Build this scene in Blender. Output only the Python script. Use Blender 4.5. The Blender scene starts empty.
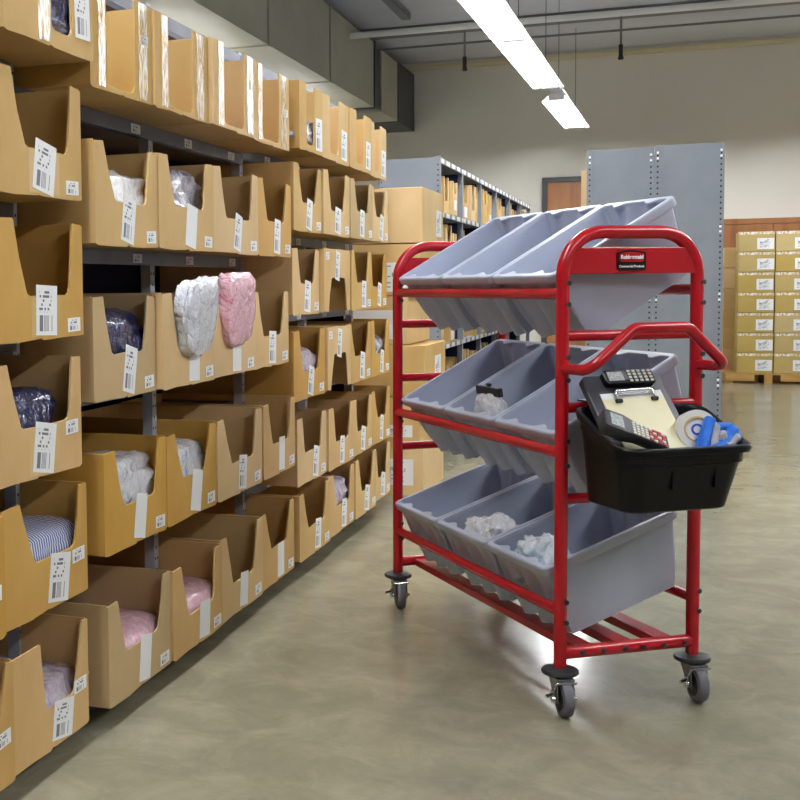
import bpy, bmesh, math, random
from mathutils import Vector, Matrix, Euler, noise
PI = math.pi
sc = bpy.context.scene
COL = sc.collection
RNG = random.Random(7)

# ------------------------------------------------------------------ helpers
def srgb(r, g, b):
    f = lambda c: ((c/255+0.055)/1.055)**2.4 if c > 10.3 else c/255/12.92
    return (f(r), f(g), f(b), 1.0)

def new_mat(name, color=(.5, .5, .5, 1), rough=.5, metal=0.0, spec=.5):
    m = bpy.data.materials.new(name); m.use_nodes = True
    b = m.node_tree.nodes['Principled BSDF']
    b.inputs['Base Color'].default_value = color
    b.inputs['Roughness'].default_value = rough
    b.inputs['Metallic'].default_value = metal
    b.inputs['Specular IOR Level'].default_value = spec
    return m

def nd(m, typ, **kw):
    n = m.node_tree.nodes.new(typ)
    for k, v in kw.items():
        if k in n.inputs: n.inputs[k].default_value = v
        else: setattr(n, k, v)
    return n
def lk(m, a, b): m.node_tree.links.new(a, b)
def bsdf(m): return m.node_tree.nodes['Principled BSDF']

def math_node(m, op, a, b=None, c=None):
    n = m.node_tree.nodes.new('ShaderNodeMath'); n.operation = op
    for i, v in enumerate((a, b, c)):
        if v is None: continue
        if isinstance(v, (int, float)): n.inputs[i].default_value = v
        else: lk(m, v, n.inputs[i])
    return n.outputs[0]

def mottled(name, stops, scale=8.0, rough=.6, detail=5.0, bump=0.0, bump_scale=60, vary=0.0, stretch=None, spec=.5, rough_var=None, metal=0.0):
    """noise coloured procedural material in object space, with optional per-object brightness variation"""
    m = new_mat(name, stops[0], rough, metal, spec)
    tc = nd(m, 'ShaderNodeTexCoord')
    src = tc.outputs['Object']
    if stretch:
        mp = nd(m, 'ShaderNodeMapping'); mp.inputs['Scale'].default_value = stretch
        lk(m, src, mp.inputs['Vector']); src = mp.outputs['Vector']
    nz = nd(m, 'ShaderNodeTexNoise', Scale=scale, Detail=detail)
    lk(m, src, nz.inputs['Vector'])
    cr = nd(m, 'ShaderNodeValToRGB')
    el = cr.color_ramp.elements
    n = len(stops)
    pos = [.3+.4*i/(n-1) for i in range(n)]
    el[0].position, el[0].color = pos[0], stops[0]
    el[1].position, el[1].color = pos[-1], stops[-1]
    for p, s in zip(pos[1:-1], stops[1:-1]):
        e = el.new(p); e.color = s
    lk(m, nz.outputs['Fac'], cr.inputs['Fac'])
    out = cr.outputs['Color']
    if vary:
        oi = nd(m, 'ShaderNodeObjectInfo')
        hs = nd(m, 'ShaderNodeHueSaturation')
        v = math_node(m, 'MULTIPLY_ADD', oi.outputs['Random'], 2*vary, 1-vary)
        lk(m, v, hs.inputs['Value'])
        lk(m, math_node(m, 'MULTIPLY_ADD', oi.outputs['Random'], -.25, 1.1), hs.inputs['Saturation'])
        lk(m, out, hs.inputs['Color']); out = hs.outputs['Color']
    lk(m, out, bsdf(m).inputs['Base Color'])
    if rough_var:
        mr = nd(m, 'ShaderNodeMapRange'); mr.inputs['To Min'].default_value = rough_var[0]; mr.inputs['To Max'].default_value = rough_var[1]
        mr.inputs['From Min'].default_value = .3; mr.inputs['From Max'].default_value = .7
        lk(m, nz.outputs['Fac'], mr.inputs['Value']); lk(m, mr.outputs['Result'], bsdf(m).inputs['Roughness'])
    if bump:
        n2 = nd(m, 'ShaderNodeTexNoise', Scale=bump_scale, Detail=3.0); lk(m, tc.outputs['Object'], n2.inputs['Vector'])
        bp = nd(m, 'ShaderNodeBump', Strength=bump, Distance=.01)
        lk(m, n2.outputs['Fac'], bp.inputs['Height']); lk(m, bp.outputs['Normal'], bsdf(m).inputs['Normal'])
    return m

class MB:
    def __init__(s): s.v = []; s.f = []; s.uv = {}
    def quad_uv(s, face): s.uv[len(s.f)-1] = face
    def box(s, x0, x1, y0, y1, z0, z1):
        i = len(s.v)
        s.v += [(x0,y0,z0),(x1,y0,z0),(x1,y1,z0),(x0,y1,z0),(x0,y0,z1),(x1,y0,z1),(x1,y1,z1),(x0,y1,z1)]
        s.f += [tuple(i+k for k in q) for q in ((3,2,1,0),(4,5,6,7),(0,1,5,4),(1,2,6,5),(2,3,7,6),(3,0,4,7))]
        return s
    def prism(s, poly, axis, lo, hi):
        """poly: 2D points; axis 'x': (y,z); 'y': (x,z); 'z': (x,y)"""
        i = len(s.v); n = len(poly)
        def P(p, t): return {'x': (t, p[0], p[1]), 'y': (p[0], t, p[1]), 'z': (p[0], p[1], t)}[axis]
        s.v += [P(p, lo) for p in poly] + [P(p, hi) for p in poly]
        s.f.append(tuple(range(i+n-1, i-1, -1))); s.f.append(tuple(range(i+n, i+2*n)))
        for k in range(n):
            k2 = (k+1) % n
            s.f.append((i+k, i+k2, i+n+k2, i+n+k))
        return s
    def tube(s, path, r, n=14, cap=True, closed=False):
        pts = [Vector(p) for p in path]
        m = len(pts); rings = []
        t0 = (pts[1]-pts[0]).normalized()
        up = Vector((0,0,1)) if abs(t0.z) < .9 else Vector((1,0,0))
        nrm = (up - t0*up.dot(t0)).normalized()
        for k in range(m):
            if closed: t = (pts[(k+1) % m]-pts[k-1]).normalized()
            elif k == 0: t = (pts[1]-pts[0]).normalized()
            elif k == m-1: t = (pts[-1]-pts[-2]).normalized()
            else: t = ((pts[k+1]-pts[k]).normalized()+(pts[k]-pts[k-1]).normalized()).normalized()
            nrm = (nrm - t*nrm.dot(t)).normalized(); b = t.cross(nrm)
            rr = r[k] if isinstance(r, (list, tuple)) else r
            i = len(s.v)
            s.v += [tuple(pts[k]+(nrm*math.cos(2*PI*j/n)+b*math.sin(2*PI*j/n))*rr) for j in range(n)]
            rings.append(i)
        for k in range(m if closed else m-1):
            a, b2 = rings[k], rings[(k+1) % m]
            for j in range(n): s.f.append((a+j, a+(j+1) % n, b2+(j+1) % n, b2+j))
        if cap and not closed:
            s.f.append(tuple(rings[0]+j for j in range(n-1, -1, -1))); s.f.append(tuple(rings[-1]+j for j in range(n)))
        return s
    def loft(s, rings, cap0=True, cap1=True):
        n = len(rings[0]); idx = []
        for r in rings:
            idx.append(len(s.v)); s.v += [tuple(p) for p in r]
        for a, b in zip(idx, idx[1:]):
            for j in range(n): s.f.append((a+j, a+(j+1) % n, b+(j+1) % n, b+j))
        if cap0: s.f.append(tuple(idx[0]+j for j in range(n-1, -1, -1)))
        if cap1: s.f.append(tuple(idx[-1]+j for j in range(n)))
        return s
    def lathe(s, prof, n=24, origin=(0,0,0), mat=None):
        """profile of (radius, height) about local z, optional matrix"""
        M = mat or Matrix.Translation(origin)
        rings = [[M @ Vector((r*math.cos(2*PI*j/n), r*math.sin(2*PI*j/n), h)) for j in range(n)] for r, h in prof]
        return s.loft(rings)
    def xform(s, M, start=0):
        for k in range(start, len(s.v)): s.v[k] = tuple(M @ Vector(s.v[k]))
        return s
    def build(s, name, mat, parent=None, smooth=None, bevel=0, seg=2):
        me = bpy.data.meshes.new(name)
        me.from_pydata(s.v, [], s.f); me.update()
        bm = bmesh.new(); bm.from_mesh(me); bmesh.ops.recalc_face_normals(bm, faces=bm.faces); bm.to_mesh(me); bm.free()
        if s.uv:
            ul = me.uv_layers.new(name='UVMap')
            for fi, uvs in s.uv.items():
                p = me.polygons[fi]
                vid = {v: uv for v, uv in zip(s.f[fi], uvs)}
                for li in p.loop_indices: ul.data[li].uv = vid[me.loops[li].vertex_index]
        o = bpy.data.objects.new(name, me); COL.objects.link(o)
        me.materials.append(mat)
        if smooth:
            for p in me.polygons: p.use_smooth = True
            me.set_sharp_from_angle(angle=math.radians(smooth))
        if bevel:
            md = o.modifiers.new('Bevel', 'BEVEL'); md.width = bevel; md.segments = seg; md.limit_method = 'ANGLE'
        if parent: o.parent = parent
        return o

def tag(o, label=None, cat=None, group=None, kind=None):
    if label: o['label'] = label
    if cat: o['category'] = cat
    if group: o['group'] = group
    if kind: o['kind'] = kind
    return o
def empty(name, loc, rz=0.0):
    o = bpy.data.objects.new(name, None); COL.objects.link(o)
    o.empty_display_size = .1; o.location = loc; o.rotation_euler = (0, 0, rz); return o
def fillet(pts, rad, n=6):
    """round the inner corners of a polyline"""
    P = [Vector(p) for p in pts]; out = [P[0]]
    for a, b, c in zip(P, P[1:], P[2:]):
        d1 = (a-b); d2 = (c-b); l1, l2 = d1.length, d2.length; d1.normalize(); d2.normalize()
        ang = d1.angle(d2)
        t = min(rad/math.tan(ang/2), l1*.49, l2*.49); r = t*math.tan(ang/2)
        bis = (d1+d2).normalized(); cen = b+bis*(r/math.sin(ang/2))
        p0 = b+d1*t-cen; p1 = b+d2*t-cen
        w = p0.angle(p1)
        for k in range(n+1):
            q = k/n
            out.append(cen+(p0*math.sin((1-q)*w)+p1*math.sin(q*w))/math.sin(w))
    out.append(P[-1]); return out
def rrect(x0, x1, y0, y1, r, z, nx=2, ny=2, nc=5):
    """rounded rectangle ring at height z; nx, ny subdivisions of straight sides"""
    pts = []
    def line(a, b, n):
        for k in range(n): pts.append((a[0]+(b[0]-a[0])*k/n, a[1]+(b[1]-a[1])*k/n))
    def arc(cx, cy, a0):
        for k in range(nc):
            a = a0+PI/2*k/nc; pts.append((cx+r*math.cos(a), cy+r*math.sin(a)))
    line((x0+r, y0), (x1-r, y0), nx); arc(x1-r, y0+r, -PI/2)
    line((x1, y0+r), (x1, y1-r), ny); arc(x1-r, y1-r, 0)
    line((x1-r, y1), (x0+r, y1), nx); arc(x0+r, y1-r, PI/2)
    line((x0, y1-r), (x0, y0+r), ny); arc(x0+r, y0+r, PI)
    return [Vector((x, y, z)) for x, y in pts]

# ------------------------------------------------------------------ materials
M = {}
M['kraft'] = mottled('kraft_board', [srgb(198,164,110), srgb(207,174,119), srgb(213,181,128)], 5, .75, bump=.06, bump_scale=35, vary=.10, stretch=(1,1,.5), spec=.25)
M['kraft_deep'] = mottled('deep_kraft_board', [srgb(191,151,87), srgb(201,161,96), srgb(207,169,105)], 5, .75, bump=.06, bump_scale=35, vary=.06, stretch=(1,1,.5), spec=.25)
M['kraft_grey'] = mottled('greyish_kraft_board', [srgb(186,160,118), srgb(196,170,128)], 5, .75, bump=.06, bump_scale=35, stretch=(1,1,.5), spec=.25)
M['kraft_pale'] = mottled('pale_carton_board', [srgb(200,168,112), srgb(210,178,122)], 4, .75, bump=.05, bump_scale=30, vary=.06, spec=.25)
M['carton_yellow'] = mottled('yellowish_carton_board', [srgb(178,154,92), srgb(188,164,102)], 4, .7, vary=.06, spec=.3)
M['red'] = new_mat('red_powder_coat', srgb(170,11,27), .26)
M['tote'] = mottled('grey_blue_plastic', [srgb(170,178,199), srgb(177,185,205)], 6, .40, bump=.03, bump_scale=250)
M['black_plastic'] = mottled('black_plastic', [srgb(6,7,9), srgb(9,10,12)], 20, .34, spec=.22)
M['black_rubber'] = new_mat('black_rubber', srgb(30,32,36), .55)
M['tyre'] = mottled('grey_tyre_rubber', [srgb(92,92,100), srgb(104,104,110)], 30, .6)
M['chrome'] = new_mat('chrome', srgb(210,212,215), .18, 1.0)
M['zinc'] = mottled('zinc_plate', [srgb(120,122,126), srgb(150,152,155)], 20, .38, metal=.9)
M['steel'] = mottled('grey_shelf_enamel', [srgb(120,126,136), srgb(130,136,146)], 4, .45, spec=.4)
M['steel_dark'] = mottled('navy_shelf_enamel', [srgb(20,26,66), srgb(26,32,76)], 4, .5, spec=.3)
M['steel_beam'] = mottled('rack_beam_enamel', [srgb(96,100,112), srgb(112,116,128)], 9, .4, spec=.5)
M['hole'] = new_mat('dark_punched_hole', srgb(14,15,18), .8)
M['post_grey'] = mottled('pale_grey_upright', [srgb(158,161,168), srgb(168,171,178)], 9, .4)
M['paper'] = new_mat('white_paper', srgb(236,238,240), .6)
M['paper_cream'] = mottled('cream_ruled_paper', [srgb(232,226,190), srgb(240,234,200)], 6, .65)
M['wood'] = mottled('brown_wood_veneer', [srgb(128,78,38), srgb(150,96,50), srgb(160,106,58)], 3, .45, stretch=(3,3,.35))
M['pallet'] = mottled('raw_pallet_wood', [srgb(168,128,68), srgb(190,150,88)], 6, .7, stretch=(1,5,5))
M['dark_frame'] = new_mat('dark_bronze_door_frame', srgb(52,50,50), .5)
M['duct'] = mottled('painted_duct_metal', [srgb(158,155,138), srgb(170,167,150)], 1.5, .5, spec=.35)
M['duct_joint'] = new_mat('dark_duct_joint', srgb(60,62,66), .5)
M['wall'] = mottled('warehouse_wall_paint', [srgb(220,216,207), srgb(226,222,214)], .6, .8, spec=.2)
M['ceil'] = mottled('grey_roof_deck', [srgb(196,199,207), srgb(204,207,214)], .8, .8, stretch=(.4,3,1), spec=.2)
M['beam'] = new_mat('grey_roof_steel', srgb(112,114,118), .6)
M['pipe'] = new_mat('pale_pipe_paint', srgb(232,232,230), .5)
M['trim'] = new_mat('cream_trim_paint', srgb(216,204,170), .6)
M['reflector'] = new_mat('white_reflector_enamel', srgb(240,241,244), .4)
M['screen'] = mottled('grey_lcd', [srgb(120,128,132), srgb(190,196,198)], 180, .2)
M['key_white'] = new_mat('pale_keys', srgb(205,203,190), .5)
M['key_red'] = new_mat('red_keys', srgb(196,52,52), .5)
M['glove_blue'] = mottled('blue_glove_knit', [srgb(24,96,200), srgb(40,118,222)], 40, .7, bump=.4, bump_scale=300)
M['glove_grey'] = mottled('grey_glove_palm', [srgb(140,142,152), srgb(160,162,170)], 40, .7)
M['blue_print'] = new_mat('blue_print', srgb(40,70,180), .5)
M['dark_case'] = mottled('charcoal_clipboard_case', [srgb(48,50,58), srgb(58,60,68)], 90, .45)

def emit_mat(name, color, strength):
    m = bpy.data.materials.new(name); m.use_nodes = True
    nt = m.node_tree; nt.nodes.clear()
    e = nt.nodes.new('ShaderNodeEmission'); e.inputs['Color'].default_value = color; e.inputs['Strength'].default_value = strength
    o = nt.nodes.new('ShaderNodeOutputMaterial'); nt.links.new(e.outputs[0], o.inputs[0]); return m
M['tube_glow'] = emit_mat('fluorescent_glow', (.97, .985, 1.0, 1), 74.0)
M['uplight_fill'] = emit_mat('uplight_slot_glow', (.97, .985, 1.0, 1), 4.0)  # glow of the strips added to brighten ceiling and duct

def floor_material():
    m = new_mat('polished_concrete', (.3,.3,.25,1), .3)
    tc = nd(m, 'ShaderNodeTexCoord')
    n1 = nd(m, 'ShaderNodeTexNoise', Scale=.8, Detail=9.0, Roughness=.66); lk(m, tc.outputs['Object'], n1.inputs['Vector'])
    cr = nd(m, 'ShaderNodeValToRGB'); el = cr.color_ramp.elements
    el[0].position, el[0].color = .25, srgb(118,114,95); el[1].position, el[1].color = .75, srgb(156,152,131)
    cr.color_ramp.interpolation = 'B_SPLINE'; e = el.new(.5); e.color = srgb(140,136,115)
    lk(m, n1.outputs['Fac'], cr.inputs['Fac'])
    n2 = nd(m, 'ShaderNodeTexNoise', Scale=5.0, Detail=9.0, Roughness=.72, Distortion=.6); lk(m, tc.outputs['Object'], n2.inputs['Vector'])
    mp = nd(m, 'ShaderNodeMapRange'); mp.inputs['From Min'].default_value = .35; mp.inputs['From Max'].default_value = .7; mp.inputs['To Min'].default_value = .84; mp.inputs['To Max'].default_value = 1.12; mp.interpolation_type = 'SMOOTHSTEP'
    lk(m, n2.outputs['Fac'], mp.inputs['Value'])
    mx = nd(m, 'ShaderNodeMix', data_type='RGBA', blend_type='MULTIPLY'); mx.inputs[0].default_value = 1
    lk(m, cr.outputs['Color'], mx.inputs[6]); lk(m, mp.outputs['Result'], mx.inputs[7])
    lk(m, mx.outputs[2], bsdf(m).inputs['Base Color'])
    mr = nd(m, 'ShaderNodeMapRange'); mr.inputs['From Min'].default_value = .1; mr.inputs['From Max'].default_value = .9; mr.inputs['To Min'].default_value = .12; mr.inputs['To Max'].default_value = .28
    n4 = nd(m, 'ShaderNodeTexNoise', Scale=1.3, Detail=1.0); lk(m, tc.outputs['Object'], n4.inputs['Vector'])
    lk(m, n4.outputs['Fac'], mr.inputs['Value']); lk(m, mr.outputs['Result'], bsdf(m).inputs['Roughness'])
    bp = nd(m, 'ShaderNodeBump', Strength=.02, Distance=.01); lk(m, n2.outputs['Fac'], bp.inputs['Height']); lk(m, bp.outputs['Normal'], bsdf(m).inputs['Normal'])
    return m
M['floor'] = floor_material()

def printed_label(name, bars=(.08,.40), text=(.46,.90), cols=13, rows=12, ink=srgb(112,114,124)):
    """white paper printed with rows of small characters and a bar code, in the label's own uv"""
    m = new_mat(name, srgb(234,236,239), .5)
    uv = nd(m, 'ShaderNodeUVMap'); sp = nd(m, 'ShaderNodeSeparateXYZ'); lk(m, uv.outputs['UV'], sp.inputs[0])
    x, y = sp.outputs['X'], sp.outputs['Y']
    def inside(v, a, b): return math_node(m, 'MULTIPLY', math_node(m, 'GREATER_THAN', v, a), math_node(m, 'LESS_THAN', v, b))
    wn = nd(m, 'ShaderNodeTexWhiteNoise', noise_dimensions='1D'); lk(m, math_node(m, 'FLOOR', math_node(m, 'MULTIPLY', x, 34.0)), wn.inputs['W'])
    bar = math_node(m, 'GREATER_THAN', wn.outputs['Value'], .48)
    bar = math_node(m, 'MULTIPLY', bar, math_node(m, 'MULTIPLY', inside(x, .16, .84), inside(y, *bars)))
    ro = math_node(m, 'FLOOR', math_node(m, 'MULTIPLY', y, float(rows)))
    w2 = nd(m, 'ShaderNodeTexWhiteNoise', noise_dimensions='2D'); cb = nd(m, 'ShaderNodeCombineXYZ')
    lk(m, math_node(m, 'FLOOR', math_node(m, 'MULTIPLY', x, float(cols))), cb.inputs[0]); lk(m, ro, cb.inputs[1]); lk(m, cb.outputs[0], w2.inputs['Vector'])
    ch = math_node(m, 'GREATER_THAN', w2.outputs['Value'], .5)
    rowpar = math_node(m, 'LESS_THAN', math_node(m, 'FRACT', math_node(m, 'MULTIPLY', y, float(rows))), .6)
    txt = math_node(m, 'MULTIPLY', math_node(m, 'MULTIPLY', ch, rowpar), math_node(m, 'MULTIPLY', inside(x, .14, .72), inside(y, *text)))
    k = math_node(m, 'MAXIMUM', bar, txt)
    mx = nd(m, 'ShaderNodeMix', data_type='RGBA'); mx.inputs[6].default_value = srgb(234,236,239); mx.inputs[7].default_value = ink
    lk(m, k, mx.inputs[0]); lk(m, mx.outputs[2], bsdf(m).inputs['Base Color']); return m
M['label'] = printed_label('printed_shipping_label')
M['tag'] = printed_label('printed_shelf_tag', bars=(.12,.42), text=(.5,.85), cols=9, rows=5)
M['sheet'] = printed_label('printed_packing_sheet', bars=(.52,.66), text=(.14,.9), cols=12, rows=14, ink=srgb(150,152,162))

def crinkly(name, base, alt, scale=9.0, rough=.18, bump=.9, stripes=0.0, mix=.5, bump_scale=14):
    """glossy crumpled polythene over cloth"""
    m = new_mat(name, base, rough)
    tc = nd(m, 'ShaderNodeTexCoord')
    nz = nd(m, 'ShaderNodeTexNoise', Scale=scale, Detail=6.0, Roughness=.65, Distortion=1.2); lk(m, tc.outputs['Object'], nz.inputs['Vector'])
    cr = nd(m, 'ShaderNodeValToRGB'); cr.color_ramp.elements[0].position = mix-.08; cr.color_ramp.elements[1].position = mix+.12
    cr.color_ramp.elements[0].color = base; cr.color_ramp.elements[1].color = alt
    lk(m, nz.outputs['Fac'], cr.inputs['Fac']); out = cr.outputs['Color']
    if stripes:
        wv = nd(m, 'ShaderNodeTexWave', Scale=stripes, Distortion=.4); wv.bands_direction = 'Y'; lk(m, tc.outputs['Object'], wv.inputs['Vector'])
        mx = nd(m, 'ShaderNodeMix', data_type='RGBA'); mx.inputs[7].default_value = alt; mx.inputs[6].default_value = base
        st = math_node(m, 'GREATER_THAN', wv.outputs['Fac'], .55); lk(m, st, mx.inputs[0]); out = mx.outputs[2]
    lk(m, out, bsdf(m).inputs['Base Color'])
    vo = nd(m, 'ShaderNodeTexVoronoi', Scale=bump_scale, feature='DISTANCE_TO_EDGE')
    n3 = nd(m, 'ShaderNodeTexNoise', Scale=6.0, Detail=4.0); lk(m, tc.outputs['Object'], n3.inputs['Vector'])
    ad = nd(m, 'ShaderNodeMix', data_type='VECTOR'); ad.inputs[0].default_value = .35; lk(m, tc.outputs['Object'], ad.inputs[4]); lk(m, n3.outputs['Color'], ad.inputs[5]); lk(m, ad.outputs[1], vo.inputs['Vector'])
    bp = nd(m, 'ShaderNodeBump', Strength=bump, Distance=.02); lk(m, vo.outputs['Distance'], bp.inputs['Height']); lk(m, bp.outputs['Normal'], bsdf(m).inputs['Normal'])
    bsdf(m).inputs['Coat Weight'].default_value = .6; bsdf(m).inputs['Coat Roughness'].default_value = .1
    return m
M['navy'] = crinkly('navy_clothing_in_polythene', srgb(38,42,84), srgb(84,92,138), mix=.62)
M['white_blue'] = crinkly('white_and_blue_polythene', srgb(222,226,236), srgb(96,116,176), mix=.66)
M['pale_blue'] = crinkly('pale_blue_shirt_in_polythene', srgb(206,214,228), srgb(236,240,246), mix=.5)
M['pink'] = crinkly('pink_check_shirt', srgb(232,176,198), srgb(246,222,232), scale=40, rough=.5, bump=.35, mix=.5)
M['pink_bag'] = crinkly('pink_patterned_polythene', srgb(236,186,202), srgb(200,74,110), scale=22, mix=.62)
M['stripe'] = crinkly('blue_striped_shirt', srgb(96,112,180), srgb(222,228,242), rough=.6, bump=.15, stripes=26)
M['clear'] = crinkly('clear_crumpled_polythene', srgb(228,230,236), srgb(250,250,250), rough=.14, bump=.6, bump_scale=16)
M['clear_grey'] = crinkly('grey_clothing_in_polythene', srgb(150,150,172), srgb(226,228,236), rough=.15, mix=.55)
M['clear_blue'] = crinkly('blue_and_clear_polythene', srgb(222,232,240), srgb(70,160,205), scale=9, rough=.12, mix=.6, bump=.6, bump_scale=16)
M['lilac'] = crinkly('lilac_clothing_in_polythene', srgb(216,208,226), srgb(150,132,180), mix=.58)
M['yellow'] = new_mat('yellow_card', srgb(222,206,40), .5)

def clear_tape():
    m = new_mat('clear_packing_tape', srgb(226,218,196), .12)
    tc = nd(m, 'ShaderNodeTexCoord'); nz = nd(m, 'ShaderNodeTexNoise', Scale=28.0, Detail=5.0, Distortion=1.5)
    mp = nd(m, 'ShaderNodeMapping'); mp.inputs['Scale'].default_value = (1, 1.6, .45); lk(m, tc.outputs['Object'], mp.inputs['Vector']); lk(m, mp.outputs['Vector'], nz.inputs['Vector'])
    cr = nd(m, 'ShaderNodeValToRGB'); cr.color_ramp.elements[0].position = .44; cr.color_ramp.elements[0].color = srgb(200,170,116); cr.color_ramp.elements[1].position = .62; cr.color_ramp.elements[1].color = srgb(238,236,230)
    lk(m, nz.outputs['Fac'], cr.inputs['Fac']); lk(m, cr.outputs['Color'], bsdf(m).inputs['Base Color'])
    bp = nd(m, 'ShaderNodeBump', Strength=.6, Distance=.01); lk(m, nz.outputs['Fac'], bp.inputs['Height']); lk(m, bp.outputs['Normal'], bsdf(m).inputs['Normal']); return m
M['tape'] = clear_tape()
def strip_mat():
    m = new_mat('shelf_edge_tickets', srgb(225,228,232), .5)
    tc = nd(m, 'ShaderNodeTexCoord'); sp = nd(m, 'ShaderNodeSeparateXYZ'); lk(m, tc.outputs['Object'], sp.inputs[0])
    fr = math_node(m, 'FRACT', math_node(m, 'MULTIPLY', sp.outputs['Y'], 4.2)); k = math_node(m, 'LESS_THAN', fr, .62)
    mx = nd(m, 'ShaderNodeMix', data_type='RGBA'); mx.inputs[6].default_value = srgb(120,126,136); mx.inputs[7].default_value = srgb(238,238,236)
    lk(m, k, mx.inputs[0]); lk(m, mx.outputs[2], bsdf(m).inputs['Base Color']); return m
M['tickets'] = strip_mat()

# ------------------------------------------------------------------ room
WY, CZ = 17.0, 4.40
X0, X1, Y0 = -6.5, 7.0, -6.0
def struct(name, mb, mat): return tag(mb.build(name, mat), kind='structure')
struct('floor', MB().box(X0, X1, Y0, WY, -.1, 0), M['floor'])
struct('ceiling', MB().box(X0, X1, Y0, WY+.2, CZ, CZ+.1), M['ceil'])
struct('wall_back', MB().box(X0, X1, WY, WY+.2, 0, CZ), M['wall'])
struct('wall_left', MB().box(X0-.2, X0, Y0, WY+.2, 0, CZ), M['wall'])
struct('wall_right', MB().box(X1, X1+.2, Y0, WY+.2, 0, CZ), M['wall'])
struct('wall_front', MB().box(X0, X1, Y0-.2, Y0, 0, CZ), M['wall'])
struct('trim_1', MB().box(X0, X1, WY-.05, WY, 4.285, 4.35), M['trim'])
def door(name, x0, x1, h, leaves, fm='dark_frame'):
    e = MB(); e.box(x0-.07, x0, WY-.06, WY, 0, h+.07).box(x1, x1+.07, WY-.06, WY, 0, h+.07).box(x0, x1, WY-.06, WY, h, h+.07)
    fr = struct(name, e, M[fm])
    w = (x1-x0)/leaves
    for k in range(leaves):
        MB().box(x0+k*w+.004, x0+(k+1)*w-.004, WY-.045, WY-.005, 0, h-.004).build('door_leaf', M['wood'], fr)
    return fr
door('door_1', -1.58, -.66, 2.62, 1)
door('door_2', .20, 2.36, 1.98, 2, 'wood')

# roof steel, pipe, conduit
for y in (14.6, 9.2, 4.5):
    m = MB(); m.box(X0, X1, y-.07, y+.07, 4.29, 4.302).box(X0, X1, y-.008, y+.008, 4.302, 4.388).box(X0, X1, y-.07, y+.07, 4.388, 4.40)
    tag(m.build('roof_beam', M['beam']), kind='structure')
for x in (-2.9, 3.2):
    tag(MB().box(x-.05, x+.05, Y0, 13.85, 4.32, 4.40).build('roof_beam', M['beam']), kind='structure')
tag(MB().tube([(X0, 13.35, 4.09), (X1, 13.45, 4.09)], .036, 12).build('sprinkler_pipe', M['pipe'], smooth=40), 'pale horizontal sprinkler pipe running under the roof beam', 'pipe')
tag(MB().tube([(X0, 15.2, 4.27), (X1, 15.2, 4.27)], .014, 8).build('electrical_conduit', M['beam'], smooth=40), 'thin dark conduit under the roof deck near the back wall', 'conduit')
for x, who in ((-2.15, 'beside the duct'), (-.50, 'behind the lamp row')):
    t = empty('sprinkler_drop', (x, 13.4, 3.60))
    tag(t, 'black sprinkler drop hanging from the roof pipe ' + who, 'sprinkler', 'sprinkler drops')
    MB().tube([(0,0,.16), (0,0,.46)], .012, 8).build('drop_pipe', M['beam'], t)
    MB().lathe([(.0,0), (.028,.005), (.03,.02), (.022,.05), (.022,.16), (.0,.165)], 12).build('sprinkler_head', M['black_rubber'], t, smooth=40)

# air duct along the rack
d = empty('air_duct', (-3.45, 2.0, 3.44))
tag(d, 'large rectangular olive-grey air duct hung above the box rack', 'air duct')
segs = [(0, 2.1), (2.1, 4.2), (4.2, 6.3), (6.3, 8.4), (8.4, 10.5), (10.5, 12.55)]
for a, b in segs:
    m = MB().box(-1.0, 0, a+.012, b-.012, 0, .80)
    m.build('duct_section', M['duct'], d)
    m = MB().box(-1.015, .018, b-.03, b+.03, -.015, .815); m.build('joint_flange', M['duct'] if b < 12 else M['duct_joint'], d)
for y in (1.0, 5.2, 9.4):
    for x in (-.98, -.03): MB().box(x, x+.012, y, y+.03, .80, CZ-3.44-.001).build('hanger_strap', M['beam'], d)
m = MB().prism([(0,0), (0,.78), (-1.0,.78), (-1.0,.0)], 'y', 12.95, 13.9); m.build('duct_end_section', M['duct'], d)
MB().box(-1.0, -.02, 12.55, 12.95, .03, .77).build('flexible_collar', M['duct_joint'], d)
MB().box(-1.0, .01, 13.9, 14.98, -.01, .79).build('duct_end_collar', M['duct_joint'], d)

# ------------------------------------------------------------------ fluorescent fixtures
def make_fixture(hang):
    r = empty('fluorescent_fixture', (0,0,0))
    L = 2.42
    prof = [(-.155,0), (-.150,-.004), (-.062,.072), (.062,.072), (.150,-.004), (.155,0), (.066,.080), (-.066,.080)]
    MB().prism(prof, 'y', 0, L).build('reflector', M['reflector'], r)
    MB().box(-.06, .06, .02, L-.02, .082, .13).build('ballast_housing', M['reflector'], r)
    for s in (-1, 1):
        MB().tube([(s*.052, .06, .030), (s*.052, L-.06, .030)], .019, 10).build('lamp_tube', M['tube_glow'], r, smooth=50)
    for s in (-1, 1):
        MB().box(s*.062-.001-.004, s*.062-.001+.004, .1, L-.1, .1305, .132).build('uplight_slot', M['uplight_fill'], r)  # glowing strips added on the housing to light the roof from below
    MB().prism([(-.150,-.004), (.150,-.004), (.066,.080), (-.066,.080)], 'y', L+.001, L+.004).build('added_spill_plate', M['reflector'], r)  # plate added at the far end to keep lamp light off the upper wall
    for y in (.02, L-.05):
        MB().box(-.085, .085, y, y+.03, .005, .075).build('lamp_holder', M['reflector'], r)
    for y in (.25, L-.25):
        MB().tube([(0, y, .13), (0, y, hang)], .004, 6).build('hanger_wire', M['beam'], r)
    return r
def copy_tree(o, parent=None):
    c = o.copy(); COL.objects.link(c)
    if parent: c.parent = parent
    for ch in list(o.children): copy_tree(ch, c)
    return c
FIX0 = make_fixture(CZ-3.201); FIXD = make_fixture(.489)  # FIXD: unseen lamp added below the duct to light its underside
M['uplight_fill_bright'] = emit_mat('bright_uplight_slot_glow', (.97, .985, 1.0, 1), 45.0)  # stronger added glow for the duct underside
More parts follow.
